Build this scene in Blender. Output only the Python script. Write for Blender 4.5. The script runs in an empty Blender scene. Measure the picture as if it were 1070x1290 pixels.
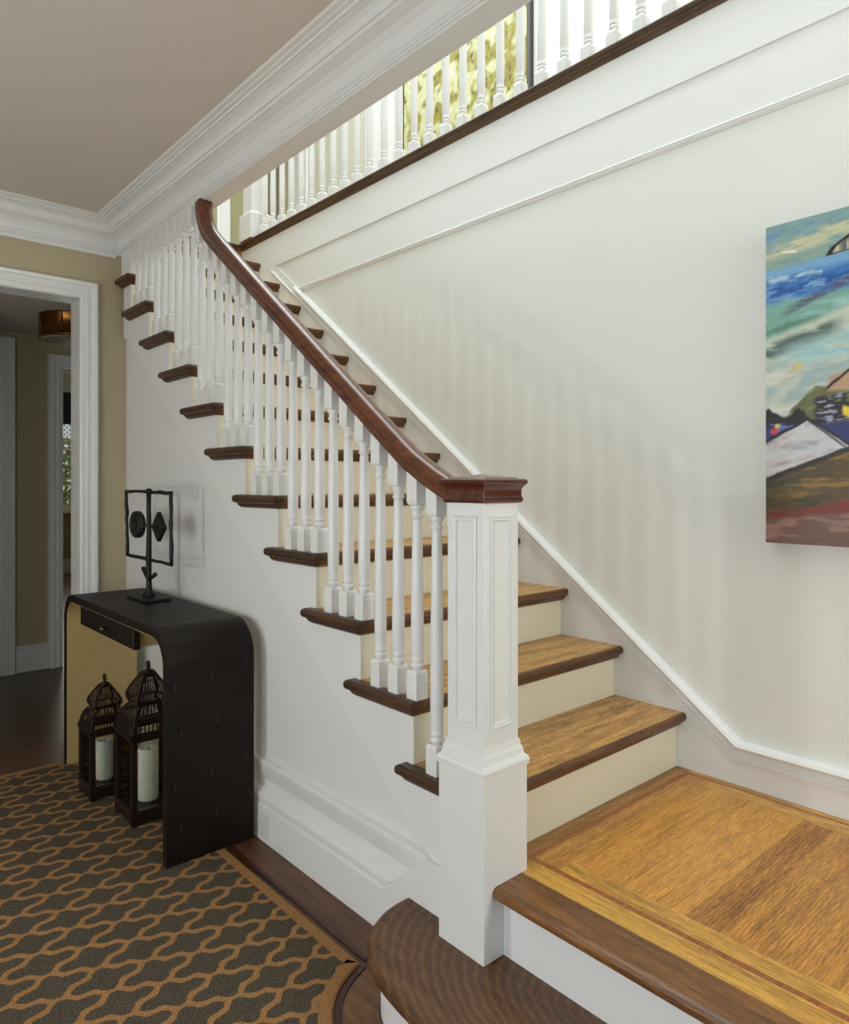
import bpy, bmesh, math, random
import numpy as np
from mathutils import Vector, Matrix

random.seed(7)
rng = np.random.RandomState(5)
S = bpy.context.scene
C = S.collection

# ------------------------------------------------------------------ camera, world, lights, exposure
TH = 0.7263
cam_d = bpy.data.cameras.new('camera')
cam = bpy.data.objects.new('camera', cam_d)
C.objects.link(cam)
cam.location = (0, 0, 1.30)
cam.rotation_euler = (math.pi / 2, 0, -TH + 0.0)
cam.rotation_euler[2] = -math.atan2(math.sin(TH), math.cos(TH))
cam_d.sensor_fit = 'HORIZONTAL'
cam_d.sensor_width = 36.0
cam_d.lens = 36.0 * 893.517 / 1070.0
cam_d.shift_x = (535.0 - 535.69) / 1070.0
cam_d.shift_y = -(645.0 - 609.1) / 1070.0
cam_d.clip_start = 0.05
S.camera = cam

w = bpy.data.worlds.new('world')
S.world = w
w.use_nodes = True
w.node_tree.nodes['Background'].inputs[0].default_value = (0.86, 0.93, 1.0, 1)
w.node_tree.nodes['Background'].inputs[1].default_value = 0.5


def area(name, loc, rot, sx, sy, power, col=(1, 1, 1)):
    d = bpy.data.lights.new(name, 'AREA')
    d.shape = 'RECTANGLE'
    d.size = sx
    d.size_y = sy
    d.energy = power
    d.color = col
    o = bpy.data.objects.new(name, d)
    C.objects.link(o)
    o.location = loc
    o.rotation_euler = rot
    return o


def point(name, loc, r, power, col):
    d = bpy.data.lights.new(name, 'POINT')
    d.shadow_soft_size = r
    d.energy = power
    d.color = col
    o = bpy.data.objects.new(name, d)
    C.objects.link(o)
    o.location = loc
    return o


PI = math.pi
area('hall_window_light', (-1.58, 0.2, 1.15), (0, -PI / 2, 0), 1.1, 1.7, 23.5, (0.82, 0.92, 1.0))
area('landing_window_light', (1.78, -1.35, 2.0), (PI / 2, 0, 0), 0.8, 1.5, 21, (1.0, 0.99, 0.93))
area('skylight', (2.0, 2.7, 5.2), (0, 0, 0), 2.2, 4.6, 112, (0.88, 0.97, 1.0))
area('gallery_fill_light', (3.0, -1.2, 4.2), (PI / 2, 0, 0), 0.9, 1.6, 26, (0.97, 1.0, 0.98))  # unseen source added to brighten the gallery, no opening behind it
point('sculpture_shadow_light_low', (-1.3, 1.95, 0.95), 0.045, 16, (0.98, 0.96, 0.93))  # unseen point added to cast the sculpture's wall shadow, no fixture modelled
point('sculpture_shadow_light_high', (-1.3, 2.05, 1.45), 0.045, 16, (0.98, 0.96, 0.93))  # second unseen point, added to double the sculpture's shadow
area('far_room_window_light', (2.6, 11.0, 1.6), (-PI / 2, 0, 0), 1.4, 1.2, 10, (1.0, 0.97, 0.82))

S.view_settings.view_transform = 'Standard'
S.view_settings.look = 'None'
S.view_settings.gamma = 1.0
S.view_settings.use_curve_mapping = False
S.view_settings.exposure = 0.33


# ------------------------------------------------------------------ materials
def lin(r, g, b):
    f = lambda c: (c / 255 / 12.92) if c / 255 <= 0.04045 else ((c / 255 + 0.055) / 1.055) ** 2.4
    return (f(r), f(g), f(b), 1)


class NT:
    def __init__(s, name):
        s.m = bpy.data.materials.new(name)
        s.m.use_nodes = True
        s.t = s.m.node_tree
        s.b = s.t.nodes['Principled BSDF']

    def n(s, typ, **kw):
        nd = s.t.nodes.new(typ)
        for k, v in kw.items():
            setattr(nd, k, v)
        return nd

    def l(s, a, b):
        s.t.links.new(a, b)

    def val(s, x, sock):
        if isinstance(x, (int, float)):
            sock.default_value = x
        else:
            s.l(x, sock)

    def math(s, op, a, b=0.0, c=None):
        nd = s.n('ShaderNodeMath', operation=op)
        s.val(a, nd.inputs[0])
        s.val(b, nd.inputs[1])
        if c is not None:
            s.val(c, nd.inputs[2])
        return nd.outputs[0]

    def mix(s, f, a, b, mode='MIX'):
        nd = s.n('ShaderNodeMix', data_type='RGBA', blend_type=mode)
        s.val(f, nd.inputs[0])
        for x, i in ((a, 6), (b, 7)):
            if isinstance(x, tuple):
                nd.inputs[i].default_value = x
            else:
                s.l(x, nd.inputs[i])
        return nd.outputs[2]

    def coords(s, scale=(1, 1, 1), rot=(0, 0, 0), loc=(0, 0, 0), kind='Object'):
        tc = s.n('ShaderNodeTexCoord')
        mp = s.n('ShaderNodeMapping')
        mp.inputs['Scale'].default_value = scale
        mp.inputs['Rotation'].default_value = rot
        mp.inputs['Location'].default_value = loc
        s.l(tc.outputs[kind], mp.inputs[0])
        return mp.outputs[0]

    def noise(s, vec, scale, detail=3, rough=0.5, dist=0.0):
        nd = s.n('ShaderNodeTexNoise')
        s.l(vec, nd.inputs['Vector'])
        nd.inputs['Scale'].default_value = scale
        nd.inputs['Detail'].default_value = detail
        nd.inputs['Roughness'].default_value = rough
        nd.inputs['Distortion'].default_value = dist
        return nd.outputs[0]

    def ramp(s, f, stops, interp='LINEAR'):
        nd = s.n('ShaderNodeValToRGB')
        nd.color_ramp.interpolation = interp
        els = nd.color_ramp.elements
        els.remove(els[1])
        for i, (p, c) in enumerate(stops):
            e = els[0] if i == 0 else els.new(p)
            e.position = p
            e.color = c if isinstance(c, tuple) else (c, c, c, 1)
        s.l(f, nd.inputs[0])
        return nd.outputs[0]

    def bump(s, h, strength, dist):
        nd = s.n('ShaderNodeBump')
        nd.inputs['Strength'].default_value = strength
        nd.inputs['Distance'].default_value = dist
        s.l(h, nd.inputs['Height'])
        s.l(nd.outputs[0], s.b.inputs['Normal'])

    def set(s, **kw):
        for k, v in kw.items():
            sock = s.b.inputs[k]
            if isinstance(v, (int, float, tuple)):
                sock.default_value = v
            else:
                s.l(v, sock)
        return s.m


def paint(name, col, rough=0.4, var=0.03, bump=0.02):
    m = NT(name)
    v = m.coords()
    n = m.noise(v, 2.3, 3)
    d = tuple(c * (1 - var) for c in col[:3]) + (1,)
    m.set(**{'Base Color': m.mix(n, d, col), 'Roughness': rough})
    if bump:
        m.bump(m.noise(v, 260, 2), bump, 0.002)
    return m.m


def oak(name, dark, light, axis='X', rough=0.35, fleck=0.5, rand=0.25, rings=None, coat=0.0, gw=1.0):
    """quarter-sawn oak: long grain along axis, fine pores, pale ray fleck, per-object tone"""
    m = NT(name)
    sc = {'X': (1.2, 14, 14), 'Y': (14, 1.2, 14), 'Z': (14, 14, 1.2)}[axis]
    oi = m.n('ShaderNodeObjectInfo')
    tc = m.n('ShaderNodeTexCoord')
    add = m.n('ShaderNodeVectorMath', operation='ADD')
    m.l(tc.outputs['Object'], add.inputs[0])
    sh = m.n('ShaderNodeVectorMath', operation='SCALE')
    sh.inputs[0].default_value = (3.7, 5.1, 2.3)
    m.l(oi.outputs['Random'], sh.inputs['Scale'])
    m.l(sh.outputs[0], add.inputs[1])
    mp = m.n('ShaderNodeMapping')
    mp.inputs['Scale'].default_value = sc
    m.l(add.outputs[0], mp.inputs[0])
    g = m.noise(mp.outputs[0], 3.4, 4, 0.5, 0.12)
    mp2 = m.n('ShaderNodeMapping')
    mp2.inputs['Scale'].default_value = tuple(x * 11 if x > 5 else x * 6 for x in sc)
    m.l(add.outputs[0], mp2.inputs[0])
    pores = m.noise(mp2.outputs[0], 3.0, 3, 0.6)
    if rings:
        wv = m.n('ShaderNodeTexWave', wave_type='RINGS', rings_direction='Z')
        mp3 = m.n('ShaderNodeMapping')
        mp3.inputs['Location'].default_value = (-rings[0], -rings[1], 0)
        mp4 = m.n('ShaderNodeMapping')
        mp4.inputs['Scale'].default_value = (rings[2], rings[3], 1)
        m.l(tc.outputs['Object'], mp3.inputs[0])
        m.l(mp3.outputs[0], mp4.inputs[0])
        m.l(mp4.outputs[0], wv.inputs['Vector'])
    else:
        wv = m.n('ShaderNodeTexWave', wave_type='BANDS', bands_direction={'X': 'Y', 'Y': 'X', 'Z': 'X'}[axis])
        mp3 = m.n('ShaderNodeMapping')
        mp3.inputs['Scale'].default_value = tuple(0.14 if x < 5 else 1.0 for x in sc)
        m.l(add.outputs[0], mp3.inputs[0])
        m.l(mp3.outputs[0], wv.inputs['Vector'])
    wv.inputs['Scale'].default_value = 34.0 if not rings else 17.0
    wv.inputs['Distortion'].default_value = 7.0 if not rings else 3.0
    wv.inputs['Detail'].default_value = 2.0
    wv.inputs['Detail Scale'].default_value = 5.0 if not rings else 2.0
    fl = m.ramp(wv.outputs['Fac'], [(0.55, 0.0), (0.8, 1.0)])
    gg = m.math('ADD', m.math('MULTIPLY', g, 1.3 * gw), 0.5 - 0.65 * gw)
    gg = m.math('ADD', gg, m.math('MULTIPLY', fl, 0.35 * fleck))
    gg = m.math('ADD', gg, m.math('MULTIPLY', m.math('ADD', oi.outputs['Random'], -0.5), rand))
    col = m.ramp(gg, [(0.2, dark), (0.85, light)])
    pr = m.ramp(pores, [(0.38, 0.5), (0.56, 1.0)])
    col = m.mix(0.75, col, pr, 'MULTIPLY')
    m.set(**{'Base Color': col, 'Roughness': rough, 'Coat Weight': coat, 'Coat Roughness': 0.15})
    m.bump(pores, 0.12, 0.0015)
    return m.m


def plain(name, col, rough=0.5, metal=0.0, **kw):
    m = NT(name)
    v = m.coords()
    n = m.noise(v, 30, 4)
    d = tuple(c * 0.8 for c in col[:3]) + (1,)
    m.set(**{'Base Color': m.mix(n, d, col), 'Roughness': rough, 'Metallic': metal})
    for k, x in kw.items():
        m.b.inputs[k].default_value = x
    return m.m


M = {}
M['trim'] = paint('white_trim_paint', lin(230, 231, 229), 0.32, 0.02, 0.01)
M['riser'] = paint('riser_paint', lin(228, 223, 200), 0.35, 0.03, 0.01)
M['wall'] = paint('wall_paint', lin(229, 231, 226), 0.42, 0.02, 0.03)
M['wall_lower'] = paint('wall_paint_hall', lin(226, 227, 225), 0.5, 0.02, 0.03)
M['wall_beige'] = paint('wall_paint_beige', lin(182, 170, 140), 0.6, 0.03, 0.03)
M['door_beige'] = paint('door_paint_beige', lin(210, 206, 190), 0.5, 0.03, 0.02)
M['wall_olive'] = paint('wall_paint_olive', lin(160, 156, 118), 0.6, 0.03, 0.03)
M['ceiling'] = paint('ceiling_paint', lin(212, 204, 192), 0.8, 0.02, 0.02)
M['tread'] = oak('tread_oak', lin(120, 80, 40), lin(220, 168, 94), 'X', 0.36, 0.8, 0.12)
M['front'] = oak('front_nosing_shaded_oak', lin(62, 39, 22), lin(118, 78, 44), 'X', 0.36, 0.4, 0.1)  # darker stain that carries the shade of the poorly lit front faces
M['return'] = oak('return_nosing_shaded_oak', lin(48, 31, 20), lin(98, 66, 40), 'Y', 0.38, 0.3, 0.1)  # darker stain, with the shade on the return ends put into it
M['nosing'] = oak('nosing_oak', lin(78, 48, 24), lin(146, 98, 52), 'Y', 0.34, 0.5, 0.1)
M['nosing_y'] = oak('gallery_nosing_oak', lin(66, 48, 34), lin(108, 80, 52), 'Y', 0.36, 0.3, 0.15)
M['step'] = oak('bottom_step_oak', lin(62, 38, 24), lin(122, 84, 50), 'Y', 0.36, 0.75, 0.0, rings=(1.30 - 1.75, 0.86 - 1.25, 1.0, 0.6), gw=0.6)
M['landing'] = oak('landing_oak', lin(134, 82, 26), lin(216, 154, 66), 'X', 0.3, 0.7, 0.42, gw=.62)
M['landing_y'] = oak('landing_border_oak', lin(146, 96, 32), lin(218, 166, 74), 'Y', 0.3, 0.7, 0.2)
M['landing_dark'] = oak('landing_back_oak', lin(112, 72, 30), lin(190, 136, 66), 'X', 0.32, 0.5, 0.1)
M['inlay'] = oak('inlay_mahogany', lin(142, 78, 32), lin(172, 102, 46), 'X', 0.3, 0.0, 0.05)
M['inlay_dark'] = oak('inlay_dark_mahogany', lin(58, 24, 16), lin(84, 40, 28), 'Y', 0.35, 0.0, 0.05)
M['floor'] = oak('hall_floor_oak', lin(58, 36, 24), lin(104, 68, 42), 'Y', 0.35, 0.3, 0.1)
M['floor_border'] = oak('floor_border_oak', lin(66, 38, 26), lin(120, 76, 48), 'Y', 0.35, 0.3, 0.05)
M['hall_floor'] = oak('far_hall_floor_oak', lin(54, 36, 20), lin(92, 64, 36), 'X', 0.3, 0.3, 0.1)
M['rail'] = oak('mahogany_rail', lin(64, 28, 14), lin(126, 70, 38), 'Y', 0.3, 0.1, 0.0, coat=0.35)
M['cap'] = oak('mahogany_cap', lin(66, 28, 16), lin(104, 52, 32), 'X', 0.22, 0.1, 0.0, coat=0.6)
M['console'] = plain('dark_shagreen', lin(24, 14, 9), 0.5)
M['console'].node_tree.nodes['Principled BSDF'].inputs['Specular IOR Level'].default_value = 0.25
M['gold'] = plain('gold_leaf_lining', lin(206, 182, 124), 0.42, 0.25)
M['bone'] = plain('bone_fleck', lin(84, 72, 58), 0.6)
M['brass'] = plain('aged_brass', lin(130, 84, 38), 0.3, 0.9)
M['brass_dim'] = plain('drawer_brass', lin(120, 90, 50), 0.35, 0.8)
M['bronze'] = plain('black_bronze', lin(16, 14, 13), 0.55, 0.2)
M['lantern'] = plain('lantern_bronze', lin(52, 36, 30), 0.42, 0.6)
M['wax'] = plain('ivory_wax', lin(250, 248, 238), 0.5)
M['wax'].node_tree.nodes['Principled BSDF'].inputs['Subsurface Weight'].default_value = 0.3
M['wick'] = plain('wick', lin(40, 34, 28), 0.9)
M['black'] = plain('blackout_shade_cloth', lin(14, 14, 12), 0.9)
M['frame_dark'] = plain('dark_picture_frame', lin(52, 42, 34), 0.4)
M['plastic'] = plain('outlet_plastic', lin(225, 225, 222), 0.35)
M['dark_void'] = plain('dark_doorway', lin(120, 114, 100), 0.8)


def glass_mat():
    m = NT('clear_glass')
    t = m.t
    out = t.nodes['Material Output']
    tr = m.n('ShaderNodeBsdfTransparent')
    gl = m.n('ShaderNodeBsdfGlossy')
    gl.inputs['Roughness'].default_value = 0.03
    fr = m.n('ShaderNodeFresnel')
    fr.inputs[0].default_value = 1.35
    mx = m.n('ShaderNodeMixShader')
    m.l(fr.outputs[0], mx.inputs[0])
    m.l(tr.outputs[0], mx.inputs[1])
    m.l(gl.outputs[0], mx.inputs[2])
    m.l(mx.outputs[0], out.inputs[0])
    tr.inputs[0].default_value = (0.93, 0.95, 0.93, 1)
    return m.m


M['glass'] = glass_mat()


def carpet_mat():
    m = NT('trellis_carpet')
    tc = m.n('ShaderNodeTexCoord')
    nz = m.n('ShaderNodeTexNoise')
    nz.inputs['Scale'].default_value = 120
    m.l(tc.outputs['Object'], nz.inputs['Vector'])
    off = m.n('ShaderNodeVectorMath', operation='SUBTRACT')
    m.l(nz.outputs['Color'], off.inputs[0])
    off.inputs[1].default_value = (0.5, 0.5, 0.5)
    sc = m.n('ShaderNodeVectorMath', operation='SCALE')
    m.l(off.outputs[0], sc.inputs[0])
    sc.inputs['Scale'].default_value = 0.006
    ad = m.n('ShaderNodeVectorMath', operation='ADD')
    m.l(tc.outputs['Object'], ad.inputs[0])
    m.l(sc.outputs[0], ad.inputs[1])
    sp = m.n('ShaderNodeSeparateXYZ')
    m.l(ad.outputs[0], sp.inputs[0])
    X, Y = sp.outputs[0], sp.outputs[1]
    tri = m.math('PINGPONG', m.math('DIVIDE', m.math('SUBTRACT', X, 0.935 - 0.1105 * 40), 0.1105), 1.0)
    f = m.math('MULTIPLY', m.math('PINGPONG', m.math('DIVIDE', m.math('SUBTRACT', Y, 1.876 - 0.1135 * 40), 0.1135), 0.5), 0.1135)
    hs = [(0.0, .0505), (.07, .0500), (.13, .0440), (.19, .0370), (.24, .0275), (.29, .0230), (.36, .0208), (.54, .0200), (.62, .0170), (.69, .0115), (.745, .004), (.77, 0.0), (1.0, 0.0)]
    hst = [(p, v * 10) for p, v in hs]
    he = m.math('MULTIPLY', m.ramp(tri, hst), 0.1)
    ho = m.math('MULTIPLY', m.ramp(m.math('SUBTRACT', 1.0, tri), hst), 0.1)
    even = m.math('LESS_THAN', f, he)
    odd = m.math('LESS_THAN', m.math('SUBTRACT', 0.05675, f), ho)
    cellmask = m.math('SUBTRACT', 1.0, m.math('MAXIMUM', even, odd))
    # plain tan border follows the rug outline (its own woven band)
    at = m.n('ShaderNodeAttribute', attribute_name='border')
    isb = m.math('GREATER_THAN', at.outputs['Fac'], 0.5)
    tanf = m.math('MAXIMUM', cellmask, isb)
    n1 = m.ramp(m.noise(tc.outputs['Object'], 260, 2, 0.7), [(0.3, 0.0), (0.7, 1.0)])
    n2 = m.noise(tc.outputs['Object'], 6, 2)
    dark = m.mix(n1, lin(40, 35, 30), lin(112, 102, 86))
    tanc = m.mix(n1, lin(124, 86, 50), lin(190, 146, 96))
    col = m.mix(tanf, dark, tanc)
    col = m.mix(0.25, col, m.mix(n2, (0.7, 0.7, 0.7, 1), (1, 1, 1, 1)), 'MULTIPLY')
    m.set(**{'Base Color': col, 'Roughness': 0.95})
    m.b.inputs['Specular IOR Level'].default_value = 0.1
    m.bump(n1, 0.5, 0.004)
    return m.m


M['carpet'] = carpet_mat()


def vcol_mat(name, rough=0.45, bump=0.2):
    m = NT(name)
    at = m.n('ShaderNodeAttribute', attribute_name='pigment')
    v = m.coords()
    m.set(**{'Base Color': at.outputs['Color'], 'Roughness': rough})
    m.bump(m.noise(v, 60, 4), bump, 0.004)
    return m.m


M['painting'] = vcol_mat('oil_paint')
M['foliage_paint'] = vcol_mat('foliage_oil_paint', 0.6)


# ------------------------------------------------------------------ mesh helpers
class MB:
    def __init__(s):
        s.v = []
        s.f = []
        s.sm = []

    def add(s, vs, fs, smooth=False):
        o = len(s.v)
        s.v += [tuple(p) for p in vs]
        s.f += [tuple(i + o for i in f) for f in fs]
        s.sm += [smooth] * len(fs)
        return s

    def box(s, x0, x1, y0, y1, z0, z1):
        vs = [(x, y, z) for z in (z0, z1) for y in (y0, y1) for x in (x0, x1)]
        return s.add(vs, [(0, 2, 3, 1), (4, 5, 7, 6), (0, 1, 5, 4), (2, 6, 7, 3), (0, 4, 6, 2), (1, 3, 7, 5)])

    def prism(s, poly, to3, q0, q1, smooth=False):
        n = len(poly)
        vs = [to3(a, b, q0) for a, b in poly] + [to3(a, b, q1) for a, b in poly]
        fs = [tuple(range(n))[::-1], tuple(range(n, 2 * n))]
        s.add(vs, fs)
        o = len(s.v) - 2 * n
        for i in range(n):
            j = (i + 1) % n
            s.f.append((o + i, o + j, o + n + j, o + n + i))
            s.sm.append(smooth)
        return s

    def layers(s, rings, smooth=False, cap=True):
        """loft list of equal-length closed rings"""
        n = len(rings[0])
        o = len(s.v)
        for r in rings:
            s.v += [tuple(p) for p in r]
        for k in range(len(rings) - 1):
            for i in range(n):
                j = (i + 1) % n
                s.f.append((o + k * n + i, o + k * n + j, o + (k + 1) * n + j, o + (k + 1) * n + i))
                s.sm.append(smooth)
        if cap:
            s.f.append(tuple(o + i for i in range(n))[::-1])
            s.sm.append(False)
            e = o + (len(rings) - 1) * n
            s.f.append(tuple(e + i for i in range(n)))
            s.sm.append(False)
        return s

    def square_layers(s, cx, cy, prof, hx=1, hy=1):
        return s.layers([[(cx - h * hx, cy - h * hy, z), (cx + h * hx, cy - h * hy, z), (cx + h * hx, cy + h * hy, z), (cx - h * hx, cy + h * hy, z)] for h, z in prof])

    def lathe(s, cx, cy, prof, seg=16, cap=True):
        rings = [[(cx + r * math.cos(2 * PI * i / seg), cy + r * math.sin(2 * PI * i / seg), z) for i in range(seg)] for r, z in prof]
        return s.layers(rings, True, cap)

    def tube(s, pts, r, seg=8):
        pts = [Vector(p) for p in pts]
        rings = []
        rr = r if isinstance(r, (list, tuple)) else [r] * len(pts)
        up = None
        for i, p in enumerate(pts):
            d = (pts[min(i + 1, len(pts) - 1)] - pts[max(i - 1, 0)]).normalized()
            a = d.orthogonal().normalized() if up is None else (up - d * up.dot(d)).normalized()
            up = a
            b = d.cross(a)
            rings.append([p + (a * math.cos(2 * PI * k / seg) + b * math.sin(2 * PI * k / seg)) * rr[i] for k in range(seg)])
        return s.layers(rings, True)

    def sweep(s, path, prof, to3, smooth=False, closed_path=False):
        """mitred sweep: path (a,b), prof closed loop of (p along left normal, q)"""
        n = len(path)
        rings = []
        for i, p in enumerate(path):
            P = Vector(p)
            dirs = []
            if i > 0 or closed_path:
                dirs.append((P - Vector(path[i - 1])).normalized())
            if i < n - 1 or closed_path:
                dirs.append((Vector(path[(i + 1) % n]) - P).normalized())
            ns = [Vector((-d.y, d.x)) for d in dirs]
            m = ns[0] if len(ns) == 1 else (ns[0] + ns[1]).normalized()
            k = 1 / max(0.2, m.dot(ns[0]))
            rings.append([to3(P.x + m.x * k * a, P.y + m.y * k * a, q) for a, q in prof])
        if closed_path:
            rings.append(rings[0])
        return s.layers(rings, smooth, not closed_path)

    def build(s, name, mat, parent=None, kind=None, bevel=0.0):
        off = Vector((0, 0, 0))
        p = parent
        while p is not None:
            off += p.location
            p = p.parent
        me = bpy.data.meshes.new(name)
        me.from_pydata([(v[0] - off.x, v[1] - off.y, v[2] - off.z) for v in s.v], [], s.f)
        me.polygons.foreach_set('use_smooth', s.sm)
        bm = bmesh.new()
        bm.from_mesh(me)
        bmesh.ops.recalc_face_normals(bm, faces=bm.faces)
        bm.to_mesh(me)
        bm.free()
        me.materials.append(mat)
        o = bpy.data.objects.new(name, me)
        C.objects.link(o)
        if parent is not None:
            o.parent = parent
        if kind:
            o['kind'] = kind
        if bevel:
            b = o.modifiers.new('bevel', 'BEVEL')
            b.width = bevel
            b.segments = 2
            b.limit_method = 'ANGLE'
        return o


def box(name, mat, x0, x1, y0, y1, z0, z1, parent=None, kind=None, bevel=0.0):
    return MB().box(x0, x1, y0, y1, z0, z1).build(name, mat, parent, kind, bevel)


def thing(name, label, cat, loc, group=None):
    o = bpy.data.objects.new(name, None)
    o.empty_display_size = 0.1
    C.objects.link(o)
    o.location = loc
    o['label'] = label
    o['category'] = cat
    if group:
        o['group'] = group
    return o


def tag(o, label, cat, group=None, kind=None):
    o['label'] = label
    o['category'] = cat
    if group:
        o['group'] = group
    if kind:
        o['kind'] = kind
    return o


YZ = lambda X0: (lambda a, b, q: (X0 + q, a, b))      # in-plane (Y,Z), thickness along X
XZ = lambda Y0: (lambda a, b, q: (a, Y0 + q, b))
XY = lambda Z0: (lambda a, b, q: (a, b, Z0 + q))

# ------------------------------------------------------------------ key dimensions (metres, floor = 0)
XS = 1.28            # stringer face
XWL = 1.305          # wall under the stair
XW = 2.26            # skirt face on the right wall
XWALL = 2.275
Y1, RUN = 1.2437, 0.2452
T1, RISE = 0.5215, 0.1841
ZL = 0.333           # landing
Z1 = 0.157           # bottom step
YD = 3.84            # door wall
ZC = 2.626            # hall ceiling
ZB = 2.49            # beam soffit
ZU = T1 + 13 * RISE  # upper floor
rY = lambda k: Y1 + RUN * (k - 1)
tZ = lambda k: T1 + RISE * (k - 1)
SL = RISE / RUN

# ------------------------------------------------------------------ room shell
box('floor', M['floor'], -1.6, 1.40, -1.7, 3.90, -0.06, 0.0, kind='structure')
box('floor_hall', M['hall_floor'], -2.95, 3.6, 3.90, 11.3, -0.06, 0.0, kind='structure')
box('ceiling', M['ceiling'], -1.6, XS, -1.7, YD + 0.1, ZC, ZC + 0.05, kind='structure')
box('floor_upper', M['floor'], -1.6, XS, -1.7, YD + 0.6, ZC + 0.05, ZU, kind='structure')
box('beam', M['trim'], XS, 1.357, -1.7, YD + 0.02, ZB, ZU, kind='structure')
# left wall with the hall window opening, wall behind the camera
mb = MB()
mb.box(-1.7, -1.6, -1.7, -0.7, 0, ZC).box(-1.7, -1.6, 1.1, YD + 0.2, 0, ZC).box(-1.7, -1.6, -0.7, 1.1, 0, 0.58).box(-1.7, -1.6, -0.7, 1.1, 1.72, ZC)
mb.build('wall_left', M['wall_lower'], kind='structure')
box('wall_front', M['wall_lower'], -1.6, XS, -1.8, -1.7, 0, ZC, kind='structure')
mb = MB()
mb.box(1.1, 2.4, -1.6, -1.5, 0, 1.2).box(1.1, 2.4, -1.6, -1.5, 2.8, 5.4).box(1.1, 1.35, -1.6, -1.5, 1.2, 2.8).box(2.2, 2.4, -1.6, -1.5, 1.2, 2.8)
mb.build('wall_landing', M['wall'], kind='structure')
box('wall_right', M['wall'], XWALL, XWALL + 0.1, -1.5, 4.5, 0, 2.62, kind='structure')
# door wall with the opening
JX, JZ = 1.073, 2.235
mb = MB()
mb.box(JX, XWL + 0.08, YD, YD + 0.14, 0, 2.20).box(JX, XS + .0145, YD, YD + 0.14, 2.20, ZC).box(-0.15, JX, YD, YD + 0.14, JZ, ZC).box(-1.6, -0.15, YD, YD + 0.14, 0, ZC)
mb.build('wall_back', M['wall_beige'], kind='structure')
# wall below the stringer
poly = [(1.31, 0), (YD, 0), (YD, .285 + SL * (YD - 1.411) + .05), (1.411, .285 + .05), (1.31, .285)]
MB().prism(poly, YZ(XWL), 0, 0.08).build('wall_stairs', M['wall_lower'], kind='structure')
# closed side of the stair past the door wall
box('wall_stair_end', M['wall'], 1.20, XS, YD + 0.14, 4.45, 0, ZU - 0.03, kind='structure')
box('light_block_wall', M['wall'], XS, 3.4, 4.46, 4.52, 0, ZU - 0.2, kind='structure')  # unseen wall added to stop world light leaking in below the stair
# upper hall
box('floor_gallery', M['floor'], XWALL, 3.6, -1.5, 4.43, 2.62, ZU - 0.03, kind='structure')
box('floor_upper_hall', M['landing_dark'], 1.2, 3.6, 4.42, 6.0, ZU - 0.2, ZU, kind='structure')
box('floor_gallery_boards', M['tread'], 2.30, 3.6, -1.5, 4.42, ZU - 0.03, ZU, kind='structure')
box('wall_gallery', M['wall'], 3.5, 3.6, -1.5, 6.0, ZU, 5.4, kind='structure')
box('wall_upper_end', M['wall_olive'], 0.9, 3.5, 5.9, 6.0, ZU, 5.4, kind='structure')
box('wall_upper_left', M['wall'], 0.1, 0.2, -1.6, 6.0, ZU, 5.4, kind='structure')
box('ceiling_upper', M['trim'], 0.1, 3.6, -1.6, 6.0, 5.4, 5.45, kind='structure')

# hall beyond the doorway
YH = 5.5
mb = MB()
mb.box(0.2, 1.425, YH, YH + 0.12, 0, 2.34).box(2.4, 3.4, YH, YH + 0.12, 0, 2.34).box(1.425, 2.4, YH, YH + 0.12, 2.12, 2.34)
mb.build('wall_hall', M['wall_beige'], kind='structure')
box('wall_hall_left', M['wall_beige'], 0.1, 0.2, YD + 0.14, YH, 0, 2.34, kind='structure')
box('wall_hall_right', M['wall_beige'], 3.3, 3.4, YD + 0.14, 11.2, 0, 2.34, kind='structure')
MB().box(0.1, 1.2, YD + 0.14, 4.52, 2.34, 2.42).box(0.1, 3.4, 4.52, YH + 0.12, 2.34, 2.42).build('ceiling_hall', M['ceiling'], kind='structure')
box('ceiling_far_room', M['ceiling'], 0.6, 3.4, YH + 0.12, 11.3, 2.9, 2.98, kind='structure')
box('wall_far_left', M['wall_beige'], 0.6, 0.7, YH + 0.12, 11.2, 0, 2.9, kind='structure')
mb = MB()
WX0, WX1, WZ0, WZ1 = 2.45, 3.25, 0.93, 2.6
mb.box(0.6, WX0, 11.2, 11.3, 0, 2.9).box(WX1, 3.4, 11.2, 11.3, 0, 2.9).box(WX0, WX1, 11.2, 11.3, 0, WZ0).box(WX0, WX1, 11.2, 11.3, WZ1, 2.9)
mb.build('wall_far', M['wall_olive'], kind='structure')
box('baseboard_far', M['trim'], 0.7, 3.3, 11.17, 11.2, 0, 0.2, kind='structure')
# far window with lower sash, pane, rail; black shade; sill
win = MB()
win.box(WX0, WX0 + .05, 11.19, 11.26, WZ0, WZ1).box(WX1 - .05, WX1, 11.19, 11.26, WZ0, WZ1).box(WX0, WX1, 11.19, 11.26, WZ0, WZ0 + .05).box(WX0, WX1, 11.19, 11.26, 1.78, 1.83).box(WX0, WX1, 11.19, 11.26, 1.36, 1.38)
win = win.build('window_1', M['trim'], kind='structure')
box('sill', M['trim'], WX0 - .06, WX1 + .05, 11.12, 11.2, WZ0 - .06, WZ0, parent=win)
box('pane', M['glass'], WX0 + .05, WX1 - .05, 11.22, 11.225, WZ0 + .05, WZ1 - .02, parent=win)
sh = thing('window_shade', 'black cloth shade over the far window above its lace edge', 'shade', (2.85, 11.15, 2.2))
box('shade_cloth', M['black'], WX0 - .05, WX1 + .04, 11.13, 11.15, 2.16, 2.62, parent=sh)
lace = MB()
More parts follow.
